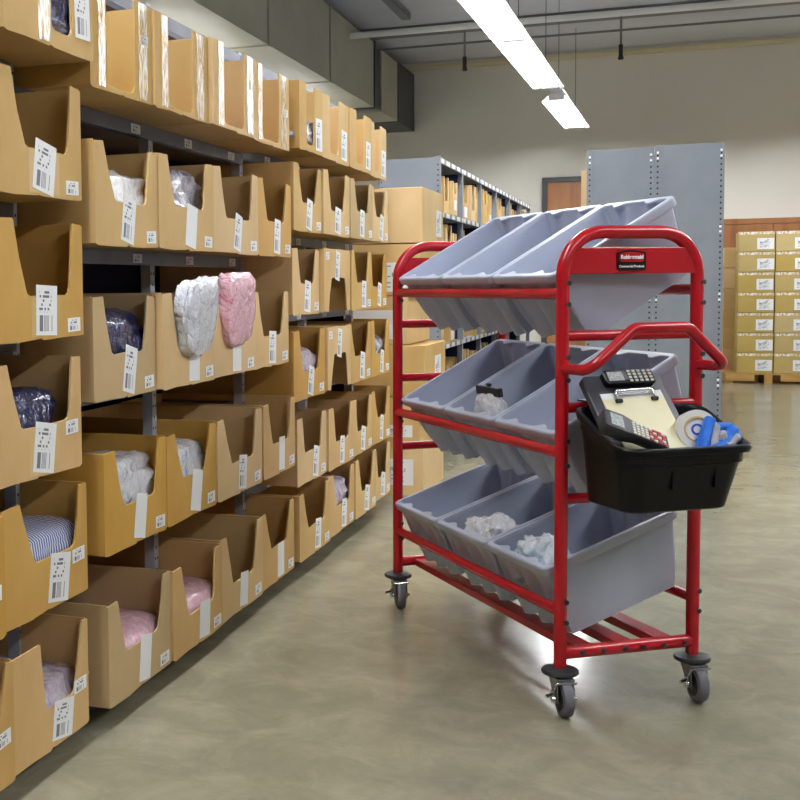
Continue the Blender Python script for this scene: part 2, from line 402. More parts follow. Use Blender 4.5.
for ch in FIXD.children:
    if ch.name.startswith('uplight_slot'): ch.data.materials[0] = M['uplight_fill_bright']
fx_spots = [(-1.155, 13.30, 'farthest fluorescent lamp of the row, beside the back wall'),
            (-1.200, 9.97, 'fluorescent lamp second from the back wall, over the aisle'),
            (-1.252, 7.50, 'fluorescent lamp third from the back wall, over the aisle')]
extra = [(-1.30, 4.2), (-1.34, .6), (2.3, 13.2), (2.3, 9.8), (2.25, 6.2), (2.2, 2.8), (2.15, -.8), (5.4, 13.2), (5.4, 9.0), (-4.0, 11.8), (-4.0, 8.6), (-4.0, 5.4), (-4.0, 2.2)]  # unseen lamps: aisle row carried on, other rows added for more light
allf = [(x, y, l) for x, y, l in fx_spots] + [(x, y, None) for x, y in extra]
for i, (x, y, l) in enumerate(allf):
    o = FIX0 if i == 0 else (FIXD if (x, y) == (-4.0, 11.8) else copy_tree(FIXD if x == -4.0 else FIX0))
    o.location = (x, y, 2.95 if x < -3 else 3.2); o.rotation_euler = (0, 0, -math.radians(1.2) if x < 0 and x > -3 else 0)
    if l: tag(o, 'white hanging ' + l, 'ceiling light', 'fluorescent lamps')
    else: tag(o, 'white hanging fluorescent lamp with open reflector, added out of view for more light', 'ceiling light', 'fluorescent lamps out of sight')

# ------------------------------------------------------------------ cardboard bin boxes
def opening_points(w, h, at, ab, bb, bt, d, rnd):
    r = min(.02, h*.1); zb = h*(1-d); j = lambda s: rnd.uniform(-s, s)
    return [(bt*w, h), (bt*w+j(.004)-(bt-bb)*w*.5, h-(h-zb)*.5+j(.006)), (bb*w, zb+r), (bb*w-r*.3, zb+r*.3), (bb*w-r, zb), (.5*(ab+bb)*w, zb+j(.003)), (ab*w+r, zb), (ab*w+r*.3, zb+r*.3), (ab*w, zb+r), (ab*w-(ab-at)*w*.5+j(.004), h-(h-zb)*.5+j(.006)), (at*w, h)]
def quad_plate(y0, y1, z0, z1, t=.0012, x=.0):
    m = MB(); m.box(x+.0004, x+t, y0, y1, z0, z1)
    # face 3 of box() is +x : verts 1,2,6,5
    m.uv[3] = [(0,0), (1,0), (1,1), (0,1)]
    return m
def add_label(box, cy, cz, w, h, mat, name='shipping_label', tilt=0.0):
    m = quad_plate(-w/2, w/2, -h/2, h/2); o = m.build(name, M[mat], box)
    o.location = (0, cy, cz); o.rotation_euler = (tilt, 0, 0); return o
def kraft_box(w, h, depth, op, label, loc, rz=0.0, flip=False, seed=0, mat='kraft', group=None, name='cardboard_box', t=.006, closed=False):
    rnd = random.Random(seed)
    m = MB()
    if closed:
        m.box(-depth, 0, 0, w, 0, h)
    else:
        j = lambda: rnd.uniform(-.007, -.001) if w > .35 else 0
        poly = [(0,0), (w*.04, j()), (w*rnd.uniform(.2,.3), j()), (w*.47, j()), (w*.5, 0), (w*.53, j()), (w*rnd.uniform(.7,.8), j()), (w*.97, j()), (w,0), (w,h-rnd.uniform(0,.008))] + opening_points(w, h, *op, rnd) + [(0,h-rnd.uniform(0,.006))]
        m.prism(poly, 'x', -t, 0)
        m.box(-depth, -t, 0, t, 0, h).box(-depth, -t, w-t, w, 0, h).box(-depth, -depth+t, t, w-t, 0, h).box(-depth+t, -t, t, w-t, 0, t)
    if flip: m.v = [(x, y, h-z) for x, y, z in m.v]
    o = m.build(name, M[mat]); o.location = loc; o.rotation_euler = (0, 0, rz)
    tag(o, label, 'cardboard box', group)
    return o

ORD = ['top', 'second', 'third', 'fourth', 'fifth', 'sixth']
NTH = ['nearest', 'second', 'third', 'farthest']
STD = (.15, .26, .80, .86, .58)
XF = -1.45
BOX = {}
def bag(name, label, size, loc, mat, rot=(0,0,0), seed=1, amp=.16, e=.55, cat='clothing pack', group='packed clothes in the boxes', nu=40, nv=22, parent=None, taper=0.0):
    """crumpled pillow-shaped pack"""
    sx, sy, sz = (s/2 for s in size); m = MB()
    off = Vector((seed*3.7, seed*1.3, seed*2.1)); rings = []
    pw = lambda c, k: math.copysign(abs(c)**k, c)
    for a in range(nv+1):
        th = -PI/2+PI*a/nv; rg = []
        for b in range(nu):
            ph = 2*PI*b/nu
            p = Vector((pw(math.cos(th), e)*pw(math.cos(ph), e), pw(math.cos(th), e)*pw(math.sin(ph), e), pw(math.sin(th), .7)))
            if a in (0, nv): p = Vector((0,0,-1 if a == 0 else 1))
            q = p*1.5+off
            n = noise.noise(q*1.3)*1.0+noise.noise(q*3.1)*.55+abs(noise.noise(q*5.5))*.5
            p = p*(1-amp*.6+amp*n); p.y *= 1+taper*p.z
            rg.append(Vector((p.x*sx, p.y*sy, p.z*sz)))
        rings.append(rg)
    m.loft(rings, cap0=False, cap1=False)
    o = m.build(name, M[mat], parent, smooth=60); o.location = loc; o.rotation_euler = rot
    if not parent: tag(o, label, cat, group)
    return o

BW_ROWS = {  # bay -> list of (shelf height, cell boundaries along the rack)
 'A': [(1.846, (2.40, 2.868)), (1.473, (2.355, 2.808)), (1.118, (2.352, 2.806)), (.775, (2.328, 2.784)), (.43, (1.93, 2.372, 2.812)), (.07, (1.955, 2.398, 2.800))],
 'B': [(1.79, (2.874, 3.284, 3.736, 4.184, 4.640)), (1.362, (2.858, 3.284, 3.744, 4.230, 4.660)), (.93, (2.860, 3.286, 3.736, 4.190, 4.622)), (.50, (2.885, 3.314, 3.748, 4.240, 4.650)), (.066, (2.900, 3.344, 3.776, 4.232, 4.664))],
 'C': [(1.815, (4.740, 5.100, 5.590, 6.050, 6.455)), (1.474, (4.690, 5.122, 5.580, 6.050, 6.455)), (1.12, (4.690, 5.108, 5.600, 6.010, 6.450)), (.758, (4.680, 5.160, 5.590, 6.060, 6.480)), (.388, (4.740, 5.190, 5.660, 6.090, 6.520)), (.075, (4.700, 5.190, 5.650, 6.100, 6.520))]}
BAYN = {'A': 'near rack bay', 'B': 'middle rack bay', 'C': 'far rack bay'}
FEATURE = {('A',0,0): 'with blue shirt pack in its slot', ('A',5,1): 'with deep torn front', ('C',2,1): 'stored upside down', ('C',3,1): 'stored upside down',
           ('B',1,0): 'holding clear packs', ('B',1,1): 'holding clear and navy packs', ('B',2,0): 'holding shiny navy pack', ('B',3,0): 'holding white and blue pack', ('B',3,1): 'holding white and blue pack', ('B',4,0): 'holding pink shirt', ('B',4,1): 'holding pink shirt', ('C',3,0): 'holding lilac pack', ('C',3,3): 'holding clear pack', ('C',5,1): 'with lilac pack flopping out', ('A',5,0): 'holding purple shirt',
           ('B',2,1): 'with white pack spilling out', ('B',2,2): 'with pink pack standing in it', ('A',4,1): 'holding striped shirt', ('A',3,0): 'holding navy pack'}
# style: (opening, label kind)
for bay, rows in BW_ROWS.items():
    for r, (z, cells) in enumerate(rows):
        n = len(cells)-1
        for k in range(n):
            rnd = random.Random(hash((ord(bay), r, k)) & 0xffff)
            gap = .006
            y0 = cells[k]+gap/2; w = min(cells[k+1]-cells[k]-gap, .47)
            h = .285+rnd.uniform(-.008, .008)
            jx = rnd.uniform(-.012, .012)
            flip = (bay, r, k) in (('C',2,1), ('C',3,1))
            a0, a1, b1, b0, dd = STD
            op = (a0+rnd.uniform(-.03,.03), a1+rnd.uniform(-.03,.03), b1+rnd.uniform(-.03,.02), b0+rnd.uniform(-.01,.02), dd+rnd.uniform(-.05,.05))
            if bay == 'A' and r in (1, 2): op = (.22, .34, .84, .88, .62 if r == 1 else .64); h = .292
            if bay == 'A' and r == 3: op = (.18, .30, .86, .90, .56)
            if bay == 'A' and r == 4: op = (.20, .34, .85, .90, .55)
            if bay == 'A' and r == 5: op = (.36, .42, .82, .93, .64)
            if r == 0: op = (.24, .25, .70, .71, .955) if bay == 'B' else ((.28, .30, .62, .66, .9) if bay == 'C' else (.50, .50, .74, .74, .86))
            if bay == 'B' and r == 4 and k == 0: op = (.14, .24, .80, .88, .55)
            pos = NTH[k] if n > 2 else ('first' if n == 2 and k == 0 else 'last')
            label = 'kraft box %s, %s on %s shelf, %s' % (FEATURE.get((bay, r, k), 'with notched front'), pos, ORD[r], BAYN[bay])
            o = kraft_box(w, h, .60, op, label, (XF+jx, y0, z), rz=math.radians(rnd.uniform(-.5, .5)), flip=flip, seed=r*10+k+ord(bay), mat=('kraft_grey' if (bay, r, k) in (('B',4,0), ('B',2,0), ('C',1,2)) else 'kraft_deep' if (r >= 3 and (bay == 'A' or rnd.random() < .6)) or (r in (1, 2) and rnd.random() < .2) else 'kraft'), group='cardboard boxes on the long rack')
            BOX[(bay, r, k)] = (o, w, h, op)
            # stickers
            if r == 0:
                if bay != 'C':
                    for cy, ww in ((op[0]*w*.72, op[0]*w*.42), ((op[3]+1)/2*w*.98, (1-op[3])*w*.5)):
                        if bay == 'A': continue
                        m = MB().box(.0003, .0012, -ww/2, ww/2, .004, h-.004); tp = m.build('packing_tape', M['tape'], o); tp.location = (0, cy, 0)
                if bay == 'A':
                    m = MB().box(.0003, .0012, -.03, .03, .004, h-.004); tp = m.build('packing_tape', M['tape'], o); tp.location = (0, .42*w, 0)
                    add_label(o, .865*w, h*.40, .085, .135, 'label', tilt=.04)
                elif bay == 'B' and k in (0, 2): add_label(o, .86*w, h*.62, .05, .03, 'tag', 'shelf_tag')
                elif bay == 'B' and k == 3: add_label(o, .9*w, h*.5, .05, .03, 'tag', 'shelf_tag')
                elif bay == 'C':
                    add_label(o, .83*w, h*.30, .10, .14, 'label', tilt=rnd.uniform(-.06, .02))
                continue
            avail = h*(1-op[4])
            lw = rnd.uniform(.075, .10); lh = min(.135, avail-.008+.02)
            cy = w*rnd.uniform(.50, .62)
            kind = 'label'
            if bay == 'B' and r in (3, 4) or (bay == 'B' and r == 1 and k == 1) or (bay == 'B' and r == 2 and k in (1, 2)): kind = 'paper'
            if bay == 'B' and r >= 3 and k >= 2 and rnd.random() < .5: kind = 'label'
            if bay == 'A': lw, lh, cy = .105, .125 if r < 5 else .10, w*(.56 if r < 4 else .64)
            zc = avail-lh/2 - (.004 if bay == 'A' else .008)
            tl = rnd.uniform(-.22, -.02) if bay != 'A' else (-.17 if r != 2 else -.04)
            if kind == 'paper': lw *= .95
            if bay == 'B' and (r, k) in ((1, 2), (1, 3)): lw *= .9
            if flip: zc = h-zc; cy = w*.5
            add_label(o, cy, max(zc, lh/2+.006) if not flip else min(zc, h-lh/2-.006), lw, lh, kind, tilt=tl)
            if not flip:
                tz = .028 if not (bay == 'A' and r in (3, 4, 5)) else (.115 if r == 5 else .105)
                add_label(o, w*.88, tz, .068, .036, 'tag', 'shelf_tag', tilt=rnd.uniform(-.05, .05))
            else: add_label(o, w*.12, h-.03, .06, .034, 'tag', 'shelf_tag')
            if bay == 'A' and r in (1, 2, 3):   # clear tape band behind the label
                m = MB().box(.0001, .0003, -.075, .075, .004, avail-.002); tp = m.build('packing_tape', M['kraft'], o); tp.location = (0, cy, 0)

# packed clothes in the boxes
def in_box(key, name, label, mat, size, dx, fy, z0, seed, rot=(0,0,0), **kw):
    o, w, h, op = BOX[key]
    kw.setdefault('e', .30); kw.setdefault('amp', .13)
    if dx < -.12: size = (size[0], size[1]*1.06, size[2]); fy += .035
    if dx < -.12: dx = -(.010+size[0]/2)
    return bag(name, label, size, (o.location.x+dx, o.location.y+w*fy, o.location.z+z0+size[2]/2), mat, rot, seed, **kw)
R = math.radians
in_box(('A',0,0), 'shirt_pack', 'blue and white shirt pack in topmost near box', 'navy', (.30, .41, 0.172), -.19, .60, .012, 3)
in_box(('A',3,0), 'polybag', 'navy clothing polybag leaning in near fourth-shelf box', 'navy', (.26, .30, .20), -.17, .48, .012, 4, (0, R(-8), 0))
in_box(('A',4,1), 'folded_shirt', 'blue and white striped shirt folded in near fifth-shelf box', 'stripe', (.34, .41, 0.187), -.19, .58, .01, 5, amp=.07)
in_box(('A',5,1), 'folded_shirt', 'purple folded shirt deep in torn-front lowest near box', 'lilac', (.30, .41, 0.147), -.17, .60, .01, 6, amp=.1)
in_box(('A',5,0), 'folded_shirt', 'purple shirt in lowest box at rack start', 'lilac', (.34, .41, 0.242), -.19, .55, .01, 7, amp=.1)
in_box(('B',1,0), 'polybag', 'clear and white polybag in nearest second-shelf box of middle bay', 'clear', (.34, .41, 0.212), -.19, .54, .01, 8)
in_box(('B',1,1), 'polybag', 'clear and navy polybag in box next to it on second shelf of middle bay', 'clear_grey', (.34, .41, 0.257), -.19, .54, .01, 9)
in_box(('B',2,0), 'polybag', 'shiny navy polybag in first third-shelf box of middle bay', 'navy', (.32, .41, 0.247), -.18, .52, .01, 10)
in_box(('B',2,1), 'polybag', 'large white polybag standing above the rim of a third-shelf box', 'white_blue', (.075, .30, .26), .012, .55, .085, 11, (R(7), R(5), 0), e=.45, taper=.16)
in_box(('B',2,2), 'polybag', 'pink patterned polybag standing upright in third-shelf box', 'pink_bag', (.07, .28, .265), .008, .50, .095, 12, (0, R(3), 0), amp=.10, taper=.18)
in_box(('B',3,0), 'polybag', 'white and blue polybag in first fourth-shelf box of middle bay', 'white_blue', (.34, .41, 0.237), -.19, .52, .01, 13)
in_box(('B',3,1), 'polybag', 'white and blue polybag in second fourth-shelf box of middle bay', 'white_blue', (.34, .41, 0.222), -.19, .52, .01, 14)
in_box(('B',4,0), 'folded_shirt', 'pink checked shirt folded in first lowest box of middle bay', 'pink', (.36, .39, .165), -.20, .54, .01, 15, amp=.06)
in_box(('B',4,1), 'folded_shirt', 'pink checked shirt folded in second lowest box of middle bay', 'pink', (.36, .39, .165), -.20, .54, .01, 16, amp=.06)
in_box(('C',0,0), 'polybag', 'clear polybag with blue clothing in nearest top box of far bay', 'clear_grey', (.30, .41, 0.142), -.17, .5, .01, 17)
in_box(('C',3,0), 'polybag', 'grey and white polybag in nearest fourth-shelf box of far bay', 'lilac', (.32, .41, 0.207), -.18, .5, .01, 18)
in_box(('C',3,3), 'polybag', 'clear polybag in farthest fourth-shelf box of far bay', 'clear_grey', (.32, .41, 0.222), -.18, .5, .01, 19)
in_box(('C',5,1), 'polybag', 'white and lilac polybag flopping over a lowest box front in far bay', 'lilac', (.30, .34, .25), -.15, .50, .01, 20, (0, R(14), 0))

# ------------------------------------------------------------------ long rack
XP, XB = -1.66, -2.117
def rack_post(parent, x, y, h, mat='steel_beam', holes=True, face=1):
    p = MB().box(x-.036, x, y-.018, y+.018, 0, h).build('post', M[mat], parent)
    if holes:
        m = MB()
        for k in range(int(h/.0381)):
            z = .03+k*.0381
            for dy in (-.009, .009) if k % 2 else (0,):
                m.box(x-.0005, x+.0006, y+dy-.0035, y+dy+.0035, z-.004, z+.004)
        m.build('slot_pattern', M['hole'], p)
    return p
def rack_bay(name, label, ya, yb, levels, posts, top=2.20):
    r = empty(name, (0, 0, 0)); tag(r, label, 'shelving rack', 'bays of the long rack')
    for y in posts:
        rack_post(r, XP, y, top, 'post_grey'); MB().box(XB, XB+.036, y-.018, y+.018, 0, top).build('rear_post', M['steel_dark'], r)
    for z in levels+[2.19]:
        m = MB(); m.box(XB, XP-.037, ya+.004, yb-.004, z-.012, z-.0005).box(XP-.036, XP-.033, ya+.004, yb-.004, z-.045, z-.0005)
        m.box(XP+.0005, XP+.003, ya+.004, yb-.004, z-.047, z-.0005) 
        s = m.build('shelf', M['steel_beam'], r)
        if z < 2.1:
            n = max(2, int((yb-ya)/.45))
            for k in range(n):
                yc = ya+(k+.72)*(yb-ya)/n
                q = MB().box(XP+.0033, XP+.0048, yc-.035, yc+.035, z-.040, z-.010); q.uv[3] = [(0,0),(1,0),(1,1),(0,1)]
                q.build('shelf_ticket', M['tag'], s)
    MB().box(-1.562, -1.555, ya, yb, 0, .052).build('shade_strip', M['black_rubber'], r)  # black strip put in for the shade under the bottom boxes
    MB().box(XB-.006, XB-.001, ya, yb, .05, 2.19).build('back_panel', M['steel_dark'], r)
    MB().box(XB, XP-.05, yb-.0015, yb+.0015, .06, 2.18).build('side_panel', M['steel_dark'], r) if name == 'shelving_rack' and yb > 6 else None
    return r
P0 = 1.886; PP = .914
rack_bay('shelving_rack', 'near bay of the grey boltless rack with six box shelves', P0, P0+PP, [z for z, _ in BW_ROWS['A']], [P0])
rack_bay('shelving_rack', 'middle bay of the grey rack with five widely spaced box shelves', P0+PP, P0+3*PP, [z for z, _ in BW_ROWS['B']], [P0+PP, P0+2*PP])
rack_bay('shelving_rack', 'far bay of the grey rack ending beside the stacked cartons', P0+3*PP, P0+5*PP, [z for z, _ in BW_ROWS['C']], [P0+3*PP, P0+4*PP, P0+5*PP])

# ------------------------------------------------------------------ carton stack at rack end
stack = [(0, .285, .02, .70), (.285, .30, .0, .72), (.588, .30, .03, .60), (.890, .285, -.07, .66), (1.178, .30, .0, .62), (1.480, .325, .015, .74)]
sl = ['lowest carton of the stack at the rack end, white sheet on its front', 'carton second from the floor in the stack at the rack end', 'carton third from the floor in the rack-end stack, ridged flaps on top',
      'carton third from the top of the rack-end stack with a pale sheet', 'carton second from the top of the rack-end stack with a wide pale sheet', 'wide topmost carton of the stack at the rack end']
for k, (z, h, dx, w) in enumerate(stack):
    x1 = -1.345+dx; x0 = x1-w
    o = empty('carton', (x0, 6.80, z)); tag(o, 'brown sealed ' + sl[k], 'carton', 'cartons stacked at the rack end')
    D = .66
    MB().box(0, w, 0, D, 0, h-.004).build('carton_body', M['kraft'], o, bevel=.004)
    MB().box(w/2-.03, w/2+.03, -.0008, D, h-.0038, h-.003).build('seam_tape', M['tape'], o)
    def sheet(xa, xb, za, zb, mat='sheet'):
        m = MB().box(xa, xb, -.0016, -.0004, za, zb); m.uv[2] = [(0,0),(1,0),(1,1),(0,1)]; m.build('packing_sheet', M[mat], o)
    def side_sheet(ya, yb, za, zb):
        m = MB().box(w+.0004, w+.0016, ya, yb, za, zb); m.uv[3] = [(0,0),(1,0),(1,1),(0,1)]; m.build('side_label', M['sheet'], o)
    if k == 0: sheet(w-.26, w-.06, .06, .215)
    if k == 1: sheet(w-.20, w-.045, .06, .13); side_sheet(.36, .56, .06, .2)
    if k == 2: side_sheet(.30, .5, .05, .22)
    if k == 3: sheet(w-.42, w-.03, .03, .20, 'paper')
    if k == 4: sheet(w-.46, w-.06, .02, .19, 'sheet'); side_sheet(.3, .5, .06, .2)
    if k == 5: side_sheet(.42, .60, .05, .21)

# ------------------------------------------------------------------ rear rack down the aisle
XM, YM, NP = -1.56, 8.64, .995
def rear_bay(k):
    ya, yb = YM+k*NP, YM+(k+1)*NP
    r = empty('shelving_unit', (XM, ya, 0))
    tag(r, 'grey steel shelving unit, %s of the rear rack past the stacked cartons' % (['first', 'second', 'third', 'fourth', 'fifth', 'farthest'][k]), 'shelving unit', 'units of the rear rack')
    for x in (0, -.41): 
        for y in ((0,) if k < 5 else (0, NP-.03)): MB().box(x-.04, x, y, y+.035, 0, 2.17).build('post', M['steel'], r)
    for z in (2.16, 1.77, 1.28, .79, .30):
        s = MB().box(-.45, -.003, .002, NP-.002, z-.04, z).build('shelf', M['steel'], r)
        MB().box(.0005, .003, .03, NP-.002, z-.036, z-.004).build('ticket_strip', M['tickets'], s)
    MB().box(-.456, -.451, 0, NP, 0, 2.16).build('back_panel', M['steel_dark'], r)
    if k == 0:
        e = MB().box(-.45, -.001, -.006, -.001, .02, 2.16).build('end_panel', M['steel'], r)
        m = MB()
        for kk in range(55):
            for x in (-.016, -.434): m.box(x-.005, x+.005, -.0075, -.0055, .05+kk*.038, .06+kk*.038)
        m.build('slot_pattern', M['hole'], e)
    else: MB().box(-.45, -.04, -.002, .002, .02, 2.15).build('side_panel', M['steel_dark'], r)
for k in range(6): rear_bay(k)
LV = {1.77: 'top', 1.28: 'second', .79: 'third', .30: 'lowest'}
cnt = 0
for z, nb in ((1.77, 6), (1.28, 4), (.79, 4), (.30, 3)):
    j = 0
    for k in range(nb):
        y = YM+k*NP+.06
        rnd = random.Random(int(z*100)*7+k)
        while True:
            w = rnd.choice((.13, .17, .21, .26)); 
            if y+w > YM+(k+1)*NP-.03: break
            h = rnd.uniform(.25, .325) if z > 1.5 else rnd.uniform(.32, .42)
            j += 1
            ords = ['first','second','third','fourth','fifth','sixth','seventh','eighth','ninth','tenth','eleventh','twelfth','thirteenth','fourteenth','fifteenth','sixteenth','seventeenth','eighteenth','nineteenth','twentieth','twenty-first','twenty-second','twenty-third','twenty-fourth','twenty-fifth','twenty-sixth','twenty-seventh','twenty-eighth','twenty-ninth','thirtieth']
            op = (.12, .2, .8, .88, rnd.uniform(.3, .75))
            o = kraft_box(w, h, .38, op, 'narrow kraft box on the rear rack %s shelf, %s from near end' % (LV[z], ords[j-1]), (XM-.012+rnd.uniform(-.02, .03), y, z+.0005), rz=R(rnd.uniform(-2, 2)), seed=cnt, mat=rnd.choice(('kraft', 'kraft', 'kraft_pale')), group='narrow boxes on the rear rack')
            if rnd.random() < .55: add_label(o, w*.5, h*.2 if rnd.random() < .6 else h*.3, w*.55, h*.30, 'paper')
            cnt += 1
            y += w+rnd.uniform(.02, .12)

# ------------------------------------------------------------------ tall grey back-to-back shelving seen end on
for i, (xa, xb) in enumerate(((-.557, -.1015), (-.0985, .357))):
    r = empty('shelf_end', (xa, 8.92, 0)); r.name = 'steel_shelving'
    tag(r, 'tall grey steel shelving seen end on, ' + ('back to back half nearest the lamp row' if i == 0 else 'back to back half nearest the pallets'), 'shelving', 'back to back shelving')
    W = xb-xa; H = 2.185+.012*i
    e = MB().box(.0, W, 0, .006, 0, H).build('end_panel', M['steel'], r)
    for x in (0, W-.042):
        p = MB().box(x, x+.042, -.004, -.0005, 0, H).build('post', M['steel'], r)
        m = MB()
        for k in range(56):
            z = .03+k*.0381
            if z > H-.02: break
            m.box(x+.015, x+.026, -.0055, -.0042, z-.006, z+.006)
        m.build('slot_pattern', M['hole'], p)
        b = MB()
        for z in (H-.05, H-.09, 1.62, 1.585, 1.15, 1.11, .55, .51): b.box(x+.013, x+.028, -.0085, -.006, z-.008, z+.008)
        b.build('bolt_heads', M['reflector'], p)
    for z in (2.15, 1.75, 1.35, .95, .55, .15): MB().box(.0, W, .01, 5.4, z-.03, z).build('shelf', M['steel'], r)
    for y in (1.8, 3.6, 5.38): MB().box(0, W, y, y+.02, 0, H-.05).build('divider_panel', M['steel'], r)
o = kraft_box(.30, .30, .34, STD, 'kraft box poking past the edge of the tall grey shelving', (-.60, 9.30, 1.751), rz=PI, closed=True, group=None)

# ------------------------------------------------------------------ pallets of cartons by the back wall
def pallet(x0, x1, y0, y1, label):
    r = empty('pallet', (x0, y0, 0)); tag(r, label, 'pallet', 'wooden pallets')
    W, D = x1-x0, y1-y0
    for k in range(5): MB().box(0, W, k*(D-.1)/4, k*(D-.1)/4+.10, .105, .125).build('deck_board', M['pallet'], r)
    for x in (0, W/2-.045, W-.09): MB().box(x, x+.09, 0, D, .0, .105).build('stringer', M['pallet'], r)
    MB().box(0.0, W*.34, -.012, -.001, .03, .105).build('front_board', M['pallet'], r); MB().box(W*.64, W, -.012, -.001, .03, .105).build('front_board', M['pallet'], r)
    return r
pallet(.66, 1.62, 15.5, 16.5, 'raw wooden pallet under the yellowish carton stacks')
pallet(1.70, 2.66, 15.5, 16.5, 'second raw wooden pallet, under the third column of cartons')
NTOP = ['topmost', 'second', 'third', 'fourth', 'fifth', 'sixth', 'lowest']
for c, (xa, xb) in enumerate(((.785, 1.185), (1.195, 1.595), (1.72, 2.12))):
    for k in range(7):
        z = .1255+(6-k)*.243
        o = empty('carton', (xa+(.004 if k % 2 else 0), 15.5+.006*(k % 3), z)); 
        tag(o, 'yellowish labelled carton, %s from the top in the %s pallet column' % (NTOP[k], ('first', 'second', 'third')[c]), 'carton', 'yellowish cartons on the pallets')
        MB().box(0, xb-xa, 0, .55, 0, .241).build('carton_body', M['carton_yellow'], o, bevel=.006)
        m = MB().box((xb-xa)*.52, (xb-xa)*.98, -.0016, -.0004, .03, .16); m.uv[2] = [(0,0),(1,0),(1,1),(0,1)]; m.build('carton_label', M['sheet'], o)
        MB().box(.0, xb-xa, -.0012, -.0003, .205, .236).build('lid_tape', M['tape'], o)
for k in range(6):
    z = .1255+k*.255
    o = empty('carton', (.655, 16.12, z)); tag(o, 'plain brown carton behind the labelled pallet stack, %s of its pile' % (['lowest', 'second', 'third', 'fourth', 'fifth', 'topmost'][k]), 'carton', 'plain cartons behind the pallet stack')
    MB().box(0, .40, 0, .36, 0, .252).build('carton_body', M['kraft'], o, bevel=.004); MB().box(.17, .23, -.001, -.0003, 0, .25).build('seam_tape', M['tape'], o)

# ------------------------------------------------------------------ the red picking cart  (local x: across, local y: along, z up)
AX, AY, YAW = -.2795, 3.4709, .6153
CL, CW = 1.185, .44
cart = empty('picking_cart', (AX, AY, 0), YAW)
tag(cart, 'red tubular steel picking cart on swivel casters holding nine tilted totes', 'picking cart')
RP = .019
for y, near in ((0, True), (CL, False)):
    path = fillet([(0, y, .13), (0, y, 1.385), (CW, y, 1.385), (CW, y, .13)], .125, 12)
    fr = MB().tube(path, RP, 18).build('end_hoop', M['red'], cart, smooth=50)
    m = MB().box(.012, CW-.012, y-.011, y+.011, 1.266, 1.342); hp = m.build('header_panel', M['red'], cart, bevel=.003)
    for z in (1.09, .885, .622, .173):
        MB().tube([(.01, y, z), (CW-.01, y, z)], .0155 if z > .2 else .019, 14).build('end_crossbar', M['red'], cart, smooth=50)
    for x in (0, CW):
        for z in (1.24, 1.18, .79, .72, .325, .265)+((1.03, .965) if near else ()):
            for yy in ((y-RP,) if near else (y-RP,)):
                MB().tube([(x+.008, yy+.007, z), (x+.008, yy-.003, z)], .0074, 10).build('bolt', M['black_rubber'], fr, smooth=50)
    if near:
        for x in (.06, .13, .20, .26, .33, .40):
            MB().tube([(x, -.017, .173), (x, -.0235, .173)], .0075, 10).build('bolt', M['black_rubber'], cart, smooth=50)
for z in (1.21, .7545, .295):
    MB().tube([(0, .012, z), (0, CL-.012, z)], .0165, 14).build('front_rail', M['red'], cart, smooth=50)
for z in (1.218, .757, .303):
    MB().tube([(CW, .012, z), (CW, CL-.012, z)], .0165, 14).build('rear_rail', M['red'], cart, smooth=50)
for x in (.095, .23, .365):
    MB().box(x-.030, x+.030, .012, CL-.012, .155, .181).build('base_slat', M['red'], cart, bevel=.004)
hp = fillet([(0, -.004, .998), (0, -.140, 1.0), (.135, -.145, 1.115), (.305, -.145, 1.115), (CW, -.140, 1.0), (CW, -.004, .998)], .045, 8)
MB().tube(hp, .0155, 16).build('push_handle', M['red'], cart, smooth=50)
# badge on the near header panel
bd = empty('brand_badge', (0,0,0)); bd.parent = cart; bd.location = (.212, -.0115, 1.304)
def arch(w, h, rise, n=10, r=.006):
    pts = [(-w/2+r, -h/2), (w/2-r, -h/2), (w/2, -h/2+r), (w/2, h/2-rise)]
    for k in range(1, n): 
        x = w/2-w*k/n; pts.append((x, h/2-rise+rise*(1-(2*x/w)**2)))
    pts += [(-w/2, h/2-rise), (-w/2, -h/2+r)]; return pts
MB().prism(arch(.094, .058, .007), 'y', -.0030, -.0002).build('badge_plate', M['black_plastic'], bd)
mm = MB().prism(arch(.080, .028, .006), 'y', -.0042, -.0031); q = mm.build('badge_field', M['red'], bd); q.location = (0, 0, .010)
def lettering(txt, size, parent, loc, mat, bold=.0):
    cu = bpy.data.curves.new('lettering', 'FONT'); cu.body = txt; cu.size = size; cu.align_x = 'CENTER'; cu.align_y = 'CENTER'; cu.extrude = .0004; cu.offset = bold
    to = bpy.data.objects.new('lettering', cu); COL.objects.link(to)
    dg = bpy.context.evaluated_depsgraph_get(); me = bpy.data.meshes.new_from_object(to.evaluated_get(dg))
    bpy.data.objects.remove(to)
    o = bpy.data.objects.new('lettering', me); COL.objects.link(o); me.materials.clear(); me.materials.append(mat)
    o.parent = parent; o.location = loc; o.rotation_euler = (PI/2, 0, 0); return o
M['letter'] = new_mat('white_lettering', srgb(246,246,246), .5)
lettering('Rubbermaid', .0150, bd, (0, -.0048, .009), M['letter'], .0005)
lettering('Commercial Products', .0092, bd, (0, -.0036, -.0175), M['letter'], .0002)

